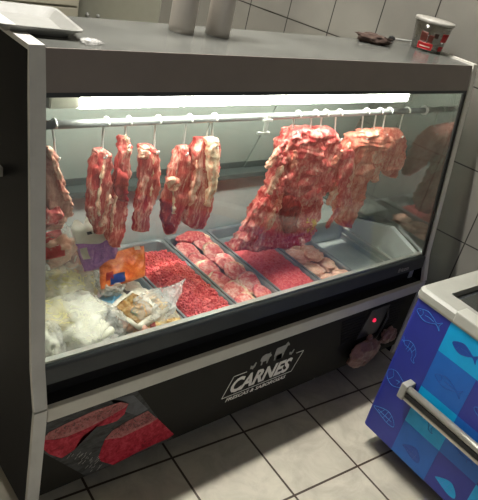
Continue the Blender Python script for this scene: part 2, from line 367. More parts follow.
# print on the lower panel
def flat(name, pts, mat, y, parent, th=.0006):
    return part(name, prism_y(pts, y-th, y), mat, parent)
def pz(pts, z0=0): return [(on_y(x, y, 0).x, on_y(x, y, 0).z) for x, y in pts]
M['photo_bg'] = plain('printed_grill', rgb(60,61,62), .4, spec=.12, var=.6, nscale=30, stretch=(1,1,3))
M['photo_top'] = meat('printed_steak_top', [(.3, rgb(96,36,40)), (.42, rgb(150,84,84)), (.6, rgb(176,116,114)), (.8, rgb(206,160,152))], scale=40, stretch=(1,1,1), bs=0, spec=.12)
M['photo_side'] = meat('printed_steak_side', [(.3, rgb(74,6,18)), (.46, rgb(156,24,46)), (.7, rgb(206,72,90))], scale=26, stretch=(1,1,1), bs=0, spec=.12)
decal = flat('steak_photo', [(.006, .424), (.288, .424), (.482, .119), (.155, .119), (.006, .30)], M['photo_bg'], -.0002, case)
def zq(l): return pz([(30+x/3.187, 380+y/3.187) for x, y in l])
flat('printed_steak_side', zq([(36,188),(75,190),(120,180),(235,125),(312,75),(300,108),(275,130),(240,142),(205,150),(165,180),(140,222),(100,248),(60,235),(34,212)]), M['photo_side'], -.0009, decal)
flat('printed_steak_top', zq([(38,190),(60,165),(120,135),(200,98),(290,68),(314,75),(300,87),(235,125),(180,152),(120,178),(75,188)]), M['photo_top'], -.0016, decal)
flat('printed_steak_side', zq([(238,190),(290,180),(350,150),(404,120),(458,172),(440,185),(400,202),(340,230),(265,270),(225,258),(218,244),(228,215)]), M['photo_side'], -.0009, decal)
flat('printed_steak_top', zq([(236,190),(260,162),(310,130),(375,97),(404,122),(380,138),(335,160),(290,182),(255,186)]), M['photo_top'], -.0016, decal)
bm = bmesh.new(); rs = random.Random(3)
for k in range(150):      # printed pepper and herbs
    if k % 2: x, y = 70+rs.random()*225, 0; y = 172-(x-70)*.40+rs.uniform(-14, 16)
    else: x, y = 258+rs.random()*130, 0; y = 165-(x-258)*.40+rs.uniform(-14, 16)
    c = pz([(30+x/3.187, 380+y/3.187)])[0]; a = rs.random()*PI; l_ = rs.uniform(.002, .006); t_ = .0014
    dx, dz = math.cos(a)*l_, math.sin(a)*l_; ex, ez = -math.sin(a)*t_, math.cos(a)*t_
    prism_y([(c[0]-dx-ex, c[1]-dz-ez), (c[0]+dx-ex, c[1]+dz-ez), (c[0]+dx+ex, c[1]+dz+ez), (c[0]-dx+ex, c[1]-dz+ez)], -.0022, -.0017, bm)
part('printed_pepper', bm, M['brown'], decal)['kind'] = 'stuff'
bm = bmesh.new()
for k in range(70):      # printed pale salt and grill bars around the steaks
    x, y = rs.uniform(110, 225), rs.uniform(232, 300)
    if y < 215+abs(x-165)*.45 or y > 250+(x-110)*.5: continue
    c = pz([(30+x/3.187, 380+y/3.187)])[0]; l_ = rs.uniform(.003, .011); t_ = .0010
    prism_y([(c[0]-l_*.5, c[1]-l_*.5-t_), (c[0]+l_*.5, c[1]+l_*.5-t_), (c[0]+l_*.5, c[1]+l_*.5+t_), (c[0]-l_*.5, c[1]-l_*.5+t_)], -.0014, -.0009, bm)
part('printed_salt', bm, M['silver'], decal)['kind'] = 'stuff'
flat('printed_smoke', zq([(250,60),(330,48),(375,92),(340,112),(300,100),(318,75),(290,64)]), plain('printed_smoke', rgb(92,94,98), .5, var=.25, nscale=30, spec=.12), -.0007, decal)
def text(name, body, size, x, z, y, mat, parent, shear=0, off=0, sx=1, w=None, rotm=None):
    cu = bpy.data.curves.new(name, 'FONT'); cu.body = body; cu.size = size; cu.shear = shear; cu.offset = off; cu.extrude = .0004; cu.resolution_u = 3
    o = bpy.data.objects.new(name, cu); C.objects.link(o)
    dg = bpy.context.evaluated_depsgraph_get(); me = bpy.data.meshes.new_from_object(o.evaluated_get(dg))
    bpy.data.objects.remove(o)
    xs = [v.co.x for v in me.vertices]; x0, x1 = min(xs), max(xs); k = (w/(x1-x0)) if w else sx
    for v in me.vertices: v.co.x = (v.co.x-x0)*k
    me.transform(rotm if rotm else Matrix.Rotation(PI/2, 4, 'X')); me.transform(Matrix.Translation((x, y, z)))
    me.materials.clear(); me.materials.append(mat)
    o = bpy.data.objects.new(name, me); C.objects.link(o); o.parent = parent; return o
logo = text('logo_word', 'CARNES', .088, .700, .238, -.001, M['printw'], case, shear=.25, off=.0030, w=.298)
logo['label'] = 'white slanted lettering on the dark front panel'
text('logo_line', 'FRESCAS & SABOROSAS', .022, .690, .200, -.001, M['printw'], case, shear=.25, off=.0004, w=.30)
bm = bmesh.new()
def bar(a, b, t=.0013):
    a = Vector(a); b = Vector(b); d = (b-a).normalized(); n = Vector((-d.y, d.x))*t
    prism_y([tuple(a-n), tuple(b-n), tuple(b+n), tuple(a+n)], -.0012, -.0004, bm)
P4 = [(.668, .224), (1.015, .224), (1.050, .316), (.700, .316)]
for i in range(4):
    if i == 2: bar((1.050, .316), (1.010, .316)); bar((.76, .316), (.700, .316))
    else: bar(P4[i], P4[(i+1) % 4])
part('logo_frame', bm, M['printw'], case)
def sil(name, pts, x, z, s): return flat(name, [(x+px*s, z+pz_*s) for px, pz_ in pts], M['silver'], -.0005, case, .0008)
hen = [(0,.2),(.05,.45),(.0,.75),(.2,.6),(.45,.5),(.6,.6),(.62,.9),(.72,1.0),(.82,.9),(.92,.85),(.84,.78),(.82,.5),(.7,.25),(.52,.15),(.55,0),(.45,0),(.42,.15),(.2,.15)]
pig = [(0,.45),(.03,.7),(.12,.85),(.4,.95),(.7,.9),(.85,.98),(.86,.85),(1.0,.7),(1.0,.58),(.88,.52),(.8,.45),(.8,0),(.7,0),(.68,.3),(.3,.28),(.28,0),(.16,0),(.14,.35)]
cow = [(0,.3),(.02,.8),(.08,.88),(.7,.92),(.78,1.05),(.86,1.08),(.92,1.0),(1.05,.86),(1.02,.78),(.9,.8),(.84,.55),(.76,.4),(.76,0),(.68,0),(.62,.35),(.3,.38),(.2,.35),(.18,0),(.08,0),(.08,.6),(.03,.3)]
sil('rooster_silhouette', hen, .772, .318, .030); sil('pig_silhouette', pig, .815, .322, .052); sil('cow_silhouette', cow, .884, .322, .066); sil('hen_silhouette', hen, .968, .318, .026)
tx = text('maker_word', 'fricon', .03, 1.545, .548, .0195, M['silver'], case, off=.0006, w=.075)
# vent slots and control box at the right of the panel
for k in range(9):
    z = .265+k*.0155
    part('vent_slot', box(1.24+.006*(8-k), 1.395, -.0025, -.0003, z, z+.006), M['recess'], case)
    part('vent_slot', box(1.55, 1.66, -.0025, -.0003, z, z+.006), M['recess'], case)
ctl = part('control_plate', prism_y([(1.385, .262), (1.52, .262), (1.545, .405), (1.42, .405)], -.006, 0), M['graph'], case)
bm = bmesh.new(); bmesh.ops.create_uvsphere(bm, u_segments=14, v_segments=8, radius=.0095, matrix=Matrix.Translation((1.462, -.006, .345)))
part('indicator_light', bm, plain('red_lamp', rgb(230,20,60), .3, emis=(1,.03,.10,1), es=.9), ctl, True)
bm = tube([(1.53, -.012, .39), (1.55, -.014, .34), (1.54, -.012, .28), (1.535, -.004, .22)], .004, 6); part('sensor_cable', bm, M['graph'], case, True)

# ================================================================== MEAT SHAPES
def loft(levels, Y, depth, seed=0, namp=.008, nscale=30, seg=44, sub=9, ridge=0):
    """levels: (pixel row, left px, right px); each becomes an irregular oval section at distance Y with real depth"""
    rows = []
    for i in range(len(levels)-1):
        a, b = levels[i], levels[i+1]
        for k in range(sub): t = k/sub; rows.append([a[j]+(b[j]-a[j])*t for j in range(3)])
    rows.append(list(levels[-1][:3])); bm = bmesh.new(); rings = []; n = len(rows)
    for i, (py, l, r) in enumerate(rows):
        A = on_y(l, py, Y); B = on_y(r, py, Y); c = (A+B)/2; h = (B-A)/2; h *= max(.3, 1-min(.004, namp*.45)/max(h.length, .006)); t = i/(n-1)
        d = depth*min(1, .6+ (math.sin(PI*min(max(t, .0), 1))**.5)*.6)
        ring = []
        for k in range(seg):
            a = 2*PI*k/seg; ca, sa = math.cos(a), math.sin(a)
            ca = math.copysign(abs(ca)**.5, ca); sa = math.copysign(abs(sa)**.6, sa)
            p = c + h*ca + Vector((0, d, 0))*sa
            q = nz(p, nscale, seed)*namp*1.1 + nz(p, nscale*2.7, seed+5)*namp*.8 + nz(p, nscale*6, seed+6)*namp*.45
            if ridge: q += (ridged((p.x*1.0, p.y*.4, p.z*.35), ridge, seed)-.5)*namp*1.2
            out = (h.normalized()*ca*.8 + Vector((0, 1, 0))*sa); p = p + out*q; p.z += nz(p, 25, seed+9)*namp*.6
            ring.append(bm.verts.new(p))
        rings.append(ring)
    for i in range(len(rings)-1):
        for k in range(seg): bm.faces.new((rings[i][k], rings[i][(k+1) % seg], rings[i+1][(k+1) % seg], rings[i+1][k]))
    for ring, s in ((rings[0], 1), (rings[-1], -1)):
        c = sum((v.co for v in ring), Vector())/seg; cv = bm.verts.new(c + Vector((0, 0, .006*s)))
        for k in range(seg): bm.faces.new((ring[k], ring[(k+1) % seg], cv))
    return bm
def hang(name, label, levels, mat, Y=.29, depth=.022, seed=0, extras=(), group=None, **k):
    top = on_y((levels[0][1]+levels[0][2])/2, levels[0][0], Y)
    root = empty(name, top, label, 'meat', group)
    def add(n, lv, m, YY, dd, sd, lab=None, **kk):
        b_ = loft(lv, YY, dd, sd, **kk); bmesh.ops.translate(b_, verts=b_.verts, vec=-top); return part(n, b_, m, root, True, lab)
    add('flesh', levels, mat, Y, depth, seed, **k)
    for e in extras: add(*e[:6], **(e[6] if len(e) > 6 else {}))
    return root
G_ = 'cuts of meat hanging on hooks'
hang('hanging_rib_strip', 'brownish wrapped rib piece hanging at the left end beside the pale post',
     [(148,40,52),(160,37,57),(175,38,62),(190,38,67),(203,38,71),(212,38,71),(220,36,64),(228,36,56)], M['brown_meat'], depth=.03, seed=1, group=G_, ridge=40,
     extras=[('bone_end', [(148,46,53),(165,50,58),(185,57,65),(204,64,73)], M['bone'], .262, .008, 3),
             ('lean_strip', [(205,44,60),(214,42,64),(224,40,58)], M['rib'], .262, .012, 4)])
hang('hanging_rib_strip', 'rib strip with pale centre seam hanging second from left above the purple packet',
     [(149,92,106),(156,90.5,112),(175,88,111),(200,86,111),(212,87,109),(222,90,107),(232,94,104)], M['rib_strip'], depth=.02, seed=2, namp=.0055, group=G_, ridge=55,
     extras=[('fat_seam', [(165,101,105),(182,98,102.5),(200,95,100),(215,96,101)], M['fat'], .270, .006, 7), ('bone_edge', [(190,107,111),(210,103,109),(225,98,104)], M['bone'], .272, .008, 8)])
hang('hanging_meat_strip', 'long narrow bright red strip hanging third from left reaching the packets',
     [(137,119,129),(145,117,131),(152,117.5,130),(170,115,128.5),(190,111,127),(205,107,127),(225,103,125),(238,105,121),(246,110,118)], M['rib_strip'], depth=.018, seed=3, namp=.0055, group=G_, ridge=50,
     extras=[('lean_patch', [(168,115,127),(185,113,127),(200,115,127)], M['dark_meat'], .277, .012, 11), ('fat_cap', [(137,121,129),(146,125,131.5),(152,126,130)], M['fat'], .272, .006, 12), ('rib_seam', [(196,113,117),(215,110,114),(235,109,113)], M['bone'], .272, .006, 13)])
hang('hanging_rib_strip', 'flat rib strip with a square bone-coloured top corner hanging left of the paired ribs',
     [(145,139,152),(150,138,158),(175,138,160),(190,137,159),(197,135.5,156),(206,135,151),(218,134,150),(230,133,148)], M['rib_strip'], depth=.017, seed=4, namp=.0055, group=G_, ridge=60,
     extras=[('bone_corner', [(146,139,150),(152,138,150),(158,139,148)], M['bone'], .272, .009, 14), ('fat_seam', [(155,151,154),(175,151,154),(195,149,152)], M['fat'], .274, .005, 15)])
hang('hanging_rib_piece', 'ragged rib piece with a dark lower tip hanging left of the fat-edged slab',
     [(146,178,189),(155,174,190),(168,169.5,190),(180,167,190),(195,162.5,188),(207,161,184),(220,161,178),(232,164.5,173)], M['rib_strip'], depth=.02, seed=5, namp=.0055, group=G_, ridge=45,
     extras=[('dark_tip', [(200,161,169),(215,161,172),(232,164,173.5)], M['dark_meat'], .280, .016, 16), ('bone_tab', [(178,166,180),(184,165,182),(189,167,176)], M['bone'], .266, .008, 17), ('rib_seam', [(186,171,174),(200,172,175),(212,171,174)], M['fat'], .268, .006, 18)])
hang('hanging_meat_slab', 'thick slab with a broad creamy fat edge hanging at the right of the small cuts',
     [(138.5,196,217),(150,191,218.5),(165,189,218),(180,187,214.5),(200,183.5,211),(213,181,208),(222,183,204),(227,190,202)], M['rib_strip'], depth=.024, seed=6, namp=.0055, group=G_, ridge=40,
     extras=[('fat_edge', [(138,203,217),(148,204,219),(165,205,218.5),(185,206,215),(205,203,211)], M['fat'], .268, .017, 19), ('bone_seam', [(160,195,200),(175,193,198),(190,190,196),(205,187,193)], M['bone'], .268, .008, 20)])
def ridges(seed, n, box_, slant, mats, Y, width=(4, 8), length=(14, 34)):
    q = random.Random(seed); out = []
    for k in range(n):
        t = (k+.5)/n; y0 = box_[1]+(box_[3]-box_[1])*t*.85; f = q.random(); ln_ = q.uniform(*length); w_ = q.uniform(*width)
        def xx(y): a = slant[0]+(slant[1]-slant[0])*((y-box_[1])/(box_[3]-box_[1]))**1.4; return a
        x0 = xx(y0)+f*(box_[2]-8-xx(y0)); lv = []
        for m in range(5):
            yy = y0+ln_*m/4; x_ = x0-(ln_*m/4)*(1-f)*.75; ww = w_*(.5+.5*math.sin(PI*(m+.5)/5)); lv.append((yy, x_-ww/2, x_+ww/2))
        out.append(('rib_ridge', lv, mats[k % len(mats)], Y+q.uniform(-.003, .004), .007, 100+k+seed, dict(namp=.006, nscale=60, seg=20, sub=6)))
    return out
G_RIDGES = ridges(4, 16, (236, 138, 308, 236), (282, 238), [M['rib'], M['bone'], M['rib_pale'], M['rib']], .248)
hang('hanging_rib_rack', 'huge ragged rib rack flaring down to the left, largest hanging cut',
     [(128,291,314),(136,284,318),(145,279,320),(158,276,320),(172,272,321),(188,267,319),(202,259,315),(216,251,313),(230,243,312),(240,235,300),(247,231,262)], M['rib'], depth=.045, seed=7, group=G_, ridge=30, namp=.013, seg=72, sub=10,
     extras=[('upper_fold', [(128,312,334),(140,313,337.5),(152,314,337.5),(166,311,334),(180,308,330),(194,305,322)], M['rib'], .285, .032, 21, dict(namp=.010, ridge=35)),
             ('lower_flap', [(186,302,321),(200,300,320.5),(214,299,319),(228,297,313),(240,293,308)], M['rib'], .262, .022, 22, dict(namp=.009)),
             ('dark_cavity', [(196,282,300),(210,279,300),(224,280,298),(232,284,296)], M['dark_meat'], .243, .010, 23),
             ('fat_fold', [(218,306,316),(226,304,316),(234,306,312)], plain('yellow_fat', rgb(232,184,92), .5, var=.15, nscale=60), .246, .008, 26),
             ('bone_end', [(238,298.5,304),(242,298.5,304),(246,299,304)], M['bone'], .240, .007, 27)] + G_RIDGES)
hang('hanging_rib_rack', 'paler rib rack with a long left lobe hanging at the right end of the rod',
     [(130,358,384),(137,346,392),(145,342,393),(155,338,386),(166,336,373),(180,334,363),(195,333.5,361),(208,335,358),(217,337,352),(224,339,346)], M['rib_pale'], depth=.036, seed=8, group=G_, ridge=34, namp=.011, seg=64,
     extras=[('right_lobe', [(129,372,400),(138,374,405),(150,376,405),(160,379,402),(168,380,398),(176,385,395)], M['rib_pale'], .292, .026, 31, dict(namp=.009)),
             ('bone_flap', [(150,372,386),(162,371,383),(172,370,380),(182,371,376)], M['bone'], .262, .008, 32),
             ('lean_patch', [(150,340,356),(168,337,352),(186,336,350),(205,337,352)], M['rib'], .258, .012, 33),
             ] + ridges(9, 9, (334, 140, 366, 212), (342, 336), [M['bone'], M['rib_pale'], M['rib']], .257))
# ---- hooks
def hook(px, py, size=1.0, label='', lean_=0):
    c = on_y(px, py, RY); dz = RZ-c.z; pts = []
    r1 = .0152; r2 = .013*size
    for k in range(11): a = PI*1.05 - k*(PI*1.2)/10; pts.append((c.x*0+r1*0, RY*0 + r1*math.cos(a), r1*math.sin(a)))
    bottom = -dz
    pts += [(lean_*.3, r1*.85, -.02), (lean_*.7, .010, bottom*.55), (lean_, .004, bottom)]
    for k in range(1, 8): a = -k*PI/7; pts.append((lean_, .004-r2+r2*math.cos(a), bottom+r2*math.sin(a)))
    o = link('meat_hook', tube(pts, .0031, 7), M['hook'], None, True); o.location = (c.x-lean_, RY, RZ)
    return tag(o, label, 'hook', 'steel hooks on the hanging rod')
HK = [(56,154,1,'steel hook holding the brownish piece beside the left post',.012),
      (103,152,1,'steel hook holding the rib strip above the purple packet',0),
      (126,142,1,'steel hook holding the long narrow red strip',0),
      (155,148,1,'steel hook holding the flat strip with the square bone corner',.004),
      (184,150,1,'steel hook holding the ragged rib piece with the dark tip',0),
      (206,146,1,'darker steel hook at the lean side of the fat-edged slab',-.010),
      (213,144,1.2,'steel hook through the creamy fat edge of the slab',.014),
      (294,130,1,'leftmost steel hook of the huge rib rack',0), (311,130,1,'second hook from the left in the huge rib rack',0),
      (321,130,1,'third hook from the left in the huge rib rack',0), (335,135,1.5,'large bent hook at the right edge of the huge rib rack',.012),
      (362,134,1.4,'large hook at the left shoulder of the paler rib rack',.016), (374,132,1,'short hook at the centre of the paler rib rack',.006),
      (383,132,1,'short hook right of centre on the paler rib rack',.004), (399,134,1,'rightmost hook, at the right lobe of the paler rack',0)]
for h in HK: hook(*h)

# ================================================================== PANS AND WHAT LIES IN THEM
PZ = .500
def pan(x0, x1, y0, y1, label, depth=.05):
    cx, cy = (x0+x1)/2, (y0+y1)/2; hx, hy = (x1-x0)/2, (y1-y0)/2
    bm = bmesh.new(); prof = [(0, 0), (0, .003), (-.010, .001), (-.018, -depth), ]
    def ring(inset, z, extra=0):
        r = .022; pts = []
        for sx, sy, a0 in ((1,1,0),(-1,1,PI/2),(-1,-1,PI),(1,-1,1.5*PI)):
            for k in range(4):
                a = a0+k*PI/6; pts.append(bm.verts.new((sx*(hx-inset-r)+r*math.cos(a), sy*(hy-inset-r)+r*math.sin(a), z)))
        return pts
    R = [ring(.0, -.004), ring(.0, 0), ring(.009, 0), ring(.013, -.005), ring(.02, -depth+.004), ring(.027, -depth)]
    for a, b in zip(R, R[1:]):
        n = len(a)
        for k in range(n): bm.faces.new((a[k], a[(k+1) % n], b[(k+1) % n], b[k]))
    bm.faces.new(R[-1])
    bmesh.ops.recalc_face_normals(bm, faces=bm.faces)
    bmesh.ops.solidify(bm, geom=bm.faces[:], thickness=.0012)
    o = link('steel_pan', bm, M['pan'], None, False); o.location = (cx, cy, PZ)
    return tag(o, label, 'pan', 'steel pans in the case')
PX = [(.335, .553), (.560, .778), (.785, .997), (1.004, 1.222), (1.229, 1.436)]
PL = ['steel pan under the printed chicken packets and crumpled bag', 'steel pan filled with chopped red beef', 'steel pan holding the overlapping marbled steaks', 'steel pan of finely minced beef', 'rightmost filled pan, with pale pieces of meat']
for (a, b), l in zip(PX, PL): pan(a, b, .085, .645, l)
pan(.075, .328, .085, .645, 'leftmost steel pan, beneath the white bagged cheese')
# chopped beef: far too many bits to count
bm = bmesh.new(); rs = random.Random(5)
def mound(x, y, x0, x1, y0, y1, h):
    u = (x-x0)/(x1-x0)*2-1; v = (y-y0)/(y1-y0)*2-1
    return h*max(0, (1-abs(u)**4))**.5*max(0, (1-abs(v)**4))**.5
X0, X1, Y0, Y1 = .570, .769, .098, .585
def mfn(u, v):
    x, y = X0+u*(X1-X0), Y0+v*(Y1-Y0); return (x, y, PZ-.042+mound(x, y, X0, X1, Y0, Y1, .060)+nz((x, y, 0), 40)*.010)
grid(mfn, 40, 90, bm)
def bit(bm, c, s, rs):
    m = Matrix.Translation(c) @ Matrix.Rotation(rs.random()*6, 4, (rs.random()+.1, rs.random(), rs.random())) @ Matrix.Diagonal((s*rs.uniform(.7,1.6), s*rs.uniform(.6,1), s*rs.uniform(.6,1), 1))
    bmesh.ops.create_icosphere(bm, subdivisions=1, radius=1, matrix=m)
for k in range(1500):
    u, v = rs.uniform(.03,.97), rs.uniform(.02,.98); p = Vector(mfn(u, v)); bit(bm, p+Vector((0,0,rs.uniform(.0,.004))), .0055, rs)
o = link('chopped_beef', bm, M['mince'], None, True); tag(o, 'heap of bright red chopped beef bits filling the second filled pan', 'meat', kind='stuff')
# fine minced beef in pan 4
X0, X1, Y0, Y1 = 1.014, 1.213, .098, .56
def ffn(u, v):
    x, y = X0+u*(X1-X0), Y0+v*(Y1-Y0); return (x, y, PZ-.042+mound(x, y, X0, X1, Y0, Y1, .056)+abs(nz((x, y, 0), 55))*.012+nz((x, y, 1), 160)*.004)
o = link('minced_beef', grid(ffn, 60, 130), M['mince_fine'], None, True); tag(o, 'smooth bed of finely minced pink-red beef between steaks and pale meat', 'meat', kind='stuff')
# steaks
def steak_mesh(seed, rx=.052, ry=.060, th=.012):
    bm = bmesh.new(); n, rr = 30, 8; rings = []
    def R(a): return 1+.16*noise.noise(Vector((math.cos(a)*1.2+seed*3, math.sin(a)*1.2, seed)))
    def prof(k):
        t = k/rr
        return t
    cen = bm.verts.new((0, 0, th/2)); cb_ = bm.verts.new((0, 0, -th/2))
    for side in (1, -1):
        prev = None
        for k in range(1, rr+1):
            t = k/rr; ring = []
            for j in range(n):
                a = 2*PI*j/n; q = R(a)*t; z = side*th/2*(max(0, 1-t**6))**.5
                p = Vector((rx*q*math.cos(a), ry*q*math.sin(a), z)); p.z += nz(p, 70, seed)*.0022*(1-t*.5) + nz(p, 22, seed+3)*.004
                ring.append(bm.verts.new(p))
            if prev is None:
                for j in range(n): bm.faces.new((cen if side > 0 else cb_, ring[j], ring[(j+1) % n]))
            else:
                for j in range(n): bm.faces.new((prev[j], ring[j], ring[(j+1) % n], prev[(j+1) % n]))
            prev = ring
    bmesh.ops.remove_doubles(bm, verts=bm.verts, dist=.0003)
    return bm
def fat_rim(seed, rx, ry, th, a0, a1):
    pts = []
    for k in range(13):
        a = a0+(a1-a0)*k/12; q = 1+.16*noise.noise(Vector((math.cos(a)*1.2+seed*3, math.sin(a)*1.2, seed)))
        p = Vector((rx*q*.96*math.cos(a), ry*q*.96*math.sin(a), .001)); p.z += nz(p, 22, seed+3)*.004; pts.append(p)
    r = [th*.62*math.sin(PI*(k+.6)/13.2)**.5 for k in range(13)]
    return tube(pts, r, 8)
SL = [('nearest the glass', 0), ('second from the glass', 1), ('third from the glass', 2), ('fourth from the glass', 3), ('fifth from the glass', 4), ('furthest from the glass', 5)]
for col in range(2):
    for k in range(6):
        x = .840 + col*.103 + rs.uniform(-.006, .006); y = .155+k*.077+(.025 if col else 0)+rs.uniform(-.006, .006)
        if y > .575: continue
        seed = col*10+k
        r_ = empty('beef_steak', (x, y, PZ-.022+.004*(k % 2)+(.006 if col else 0)), 'marbled pink steak in the %s row of the steak pan, %s' % ('right' if col else 'left', SL[k][0] if not (col and k == 4) else 'furthest from the glass'), 'steak', 'overlapping steaks in the pan')
        tx_, ty_ = R_ = (-.34, rs.uniform(-.1, .1))
        r_.rotation_euler = (.30, ty_, rs.uniform(-.4, .4))
        sm_ = steak_mesh(seed, .050+rs.uniform(-.004,.004), .056, .014)
        part('lean', sm_, M['steak'], r_, True)
        a0 = rs.uniform(0, 6); part('fat_rim', fat_rim(seed, .050, .056, .012, a0, a0+2.4), M['fat'], r_, True)
# pale meat pieces in pan 5
def lump(rx, ry, rz_, seed, amp=.25, sub=4, sc=2.2):
    bm = bmesh.new(); bmesh.ops.create_icosphere(bm, subdivisions=sub, radius=1)
    for v in bm.verts:
        k = 1+amp*noise.noise(v.co*sc+Vector((seed*5.1, seed, 0)))+amp*.4*noise.noise(v.co*sc*3+Vector((seed, 3, 0))); v.co = Vector((v.co.x*rx*k, v.co.y*ry*k, v.co.z*rz_*k))
    return bm
CH = [(1.29,.150,.046,.050,'at the near left corner by the glass'),(1.375,.160,.044,.050,'at the near right corner by the glass'),(1.285,.245,.044,.05,'in the second row, left'),(1.375,.255,.042,.05,'in the second row, right'),(1.285,.34,.045,.055,'in the third row, left'),(1.37,.355,.042,.05,'in the third row, right'),(1.32,.44,.06,.045,'at the back of its pan'),(1.33,.30,.045,.04,'lying on top in the middle')]
for k, (x, y, a, b, w_) in enumerate(CH):
    o = link('pale_meat_piece', lump(a, b, .020, k+1, .3), M['chicken'], None, True); o.location = (x, y, PZ-.018+(.024 if k == 7 else 0)+(.006 if k > 3 else 0)); o.rotation_euler = (0, 0, k*1.3 if k < 7 else .4)
    if k < 7: o.rotation_euler[2] = (k % 3-1)*.35
    tag(o, 'pale pinkish meat piece '+w_.replace(' of its pan', ' of the right pan'), 'meat', 'pale meat pieces in the right pan')
# pieces at the back of the steak pan and under the big rack
o = link('beef_cut', lump(.055, .048, .024, 21, .25), M['dark_meat'], None, True); o.location = (1.115, .445, PZ+.018); tag(o, 'dark red lump of beef lying on the mince under the huge rack', 'meat')
o = link('beef_cut', lump(.070, .030, .020, 22, .2), M['rib'], None, True); o.location = (.905, .612, PZ-.002); tag(o, 'smooth pink-red cut at the back end of the steak pan', 'meat')

# ================================================================== BAGS AND PACKETS AT THE LEFT
def pillow_fn(c, U, V, N, th, seed, crump=.006, uvr=(0, 1, 0, 1), off=0):
    def f(u, v):
        uu = uvr[0]+(uvr[1]-uvr[0])*u; vv = uvr[2]+(uvr[3]-uvr[2])*v; a = uu*2-1; b = vv*2-1
        h = th*(max(0, 1-abs(a)**2.6))**.6*(max(0, 1-abs(b)**2.6))**.6
        p = c+U*a*(1-.04*b*b)+V*b*(1-.06*a*a); q = ridged(p, 26, seed)*crump + nz(p, 60, seed)*crump*.4
        return p + N*(h+q*(1 if h > .001 else .4)+off)
    return f
def frame_from(c, u, v):
    U = Vector(u); V = Vector(v); N = U.cross(V).normalized(); return Vector(c), U, V, N
def packet(name, label, c, u, v, th, mat, seed, prints=(), cat='packet', crump=.006, group=None, inner=None):
    c, U, V, N = frame_from(c, u, v)
    if N.z < 0 and abs(N.z) > .2: N = -N
    root = empty(name, c, label, cat, group); O = Vector((0, 0, 0))
    bm = grid(pillow_fn(O, U, V, N, th, seed, crump), 30, 30); 
    grid(pillow_fn(O, U, V, -N, th*.6, seed+3, crump*.5), 30, 30, bm)
    bmesh.ops.remove_doubles(bm, verts=bm.verts, dist=.004)
    part('wrapper', bm, mat, root, True)
    if inner:
        for k, (bmi, m_) in enumerate(inner): part('contents', bmi, m_, root, True)
    for k, (pn, uvr, m_) in enumerate(prints):
        if uvr == 'scallop':
            g_ = pillow_fn(O, U, V, N, th, seed, crump, (0, 1, 0, 1), .0015)
            b_ = grid(lambda u, v: g_(u, .66+.08*math.sin(PI*u)**2*-1+v*(.34+.08*math.sin(PI*u)**2+.14*abs(math.sin(3*PI*u)))), 30, 16)
        else: b_ = grid(pillow_fn(O, U, V, N, th, seed, crump, uvr, .0030 if pn == 'dark_mark' else .0015), 16, 16)
        bmesh.ops.solidify(b_, geom=b_.faces[:], thickness=.0006)
        part(pn, b_, m_, root, True)
    return root
# purple and white packet leaning on the pile (sausages)
M['header'] = plain('header_white', rgb(250,246,232), .4, var=.03)
M['purple_mott'] = meat('purple_print', [(.3, rgb(110,58,120)), (.45, rgb(150,96,166)), (.6, rgb(176,124,184)), (.75, rgb(224,190,214))], scale=40, stretch=(1,1,1), bs=.1, rough=.3)
M['orange_mott'] = meat('orange_print', [(.3, rgb(190,60,24)), (.5, rgb(236,112,44)), (.72, rgb(246,160,90))], scale=30, stretch=(1,1,1), bs=.1, rough=.3)
M['gold_mott'] = meat('gold_print', [(.3, rgb(120,80,30)), (.45, rgb(206,150,66)), (.55, rgb(238,206,140)), (.7, rgb(244,236,216))], scale=34, stretch=(1,1,1), bs=.1, rough=.3)
M['red_mott'] = meat('red_print', [(.35, rgb(160,20,28)), (.55, rgb(206,44,48)), (.75, rgb(226,150,140))], scale=26, stretch=(1,1,1), bs=.1, rough=.3)
def quad(bl, br, tl, Y0, Y1):      # packet frame from three traced corners, the top further back
    a = on_y(*bl, Y0); b = on_y(*br, Y0); t = on_y(*tl, Y1); U = (b-a)/2; V = (t-a)/2; return a+U+V, U, V
c_, U_, V_ = quad((84,273), (122,263), (69,227), .31, .36)
pk = packet('sausage_packet', 'purple packet with a white scalloped top leaning above the bags', c_, U_, V_, .018, M['purple_mott'], 2,
       [('white_header', 'scallop', M['header']), ('dark_mark', (.30, .42, .80, .86), M['graph']), ('dark_mark', (.46, .54, .80, .85), M['graph']), ('dark_mark', (.58, .70, .81, .87), M['graph']), ('barcode_patch', (.04, .2, .3, .55), M['cream'])])
c_, U_, V_ = quad((100,291), (146,277), (99,256), .25, .33)
packet('orange_packet', 'bright orange printed packet below the purple one', c_, U_, V_, .016, M['orange_mott'], 5,
       [('blue_print', (.18, .50, .05, .32), M['bluep']), ('red_print', (.10, .24, .20, .42), M['redp']), ('white_tag', (.74, .9, .86, 1.0), M['cream'])])
c_, U_, V_ = quad((42,278), (80,268), (36,232), .30, .38)
packet('red_label_packet', 'clear packet with a red label at the far left under the brownish meat', c_, U_, V_, .03, M['film_thin'], 7,
       [('red_label', (.10, .55, .35, .95), M['redp']), ('white_mark', (.30, .44, .60, .72), M['cream'])],
       inner=[(lump(.055, .03, .05, 31, .3), M['sausage'])])
# long pinkish sausage roll under the red label
o = link('sausage_bundle', lump(.075, .05, .035, 33, .35), M['sausage'], None, True); o.location = on_y(88, 262, .37)+Vector((-.01, .04, -.03)); tag(o, 'pinkish wrapped sausages behind the purple packet', 'sausage')
o = link('wrapped_meat', lump(.05, .04, .06, 34, .3), M['dark_meat'], None, True); o.location = on_y(70, 256, .42); tag(o, 'dark red wrapped meat between the red-label and purple packets', 'meat')
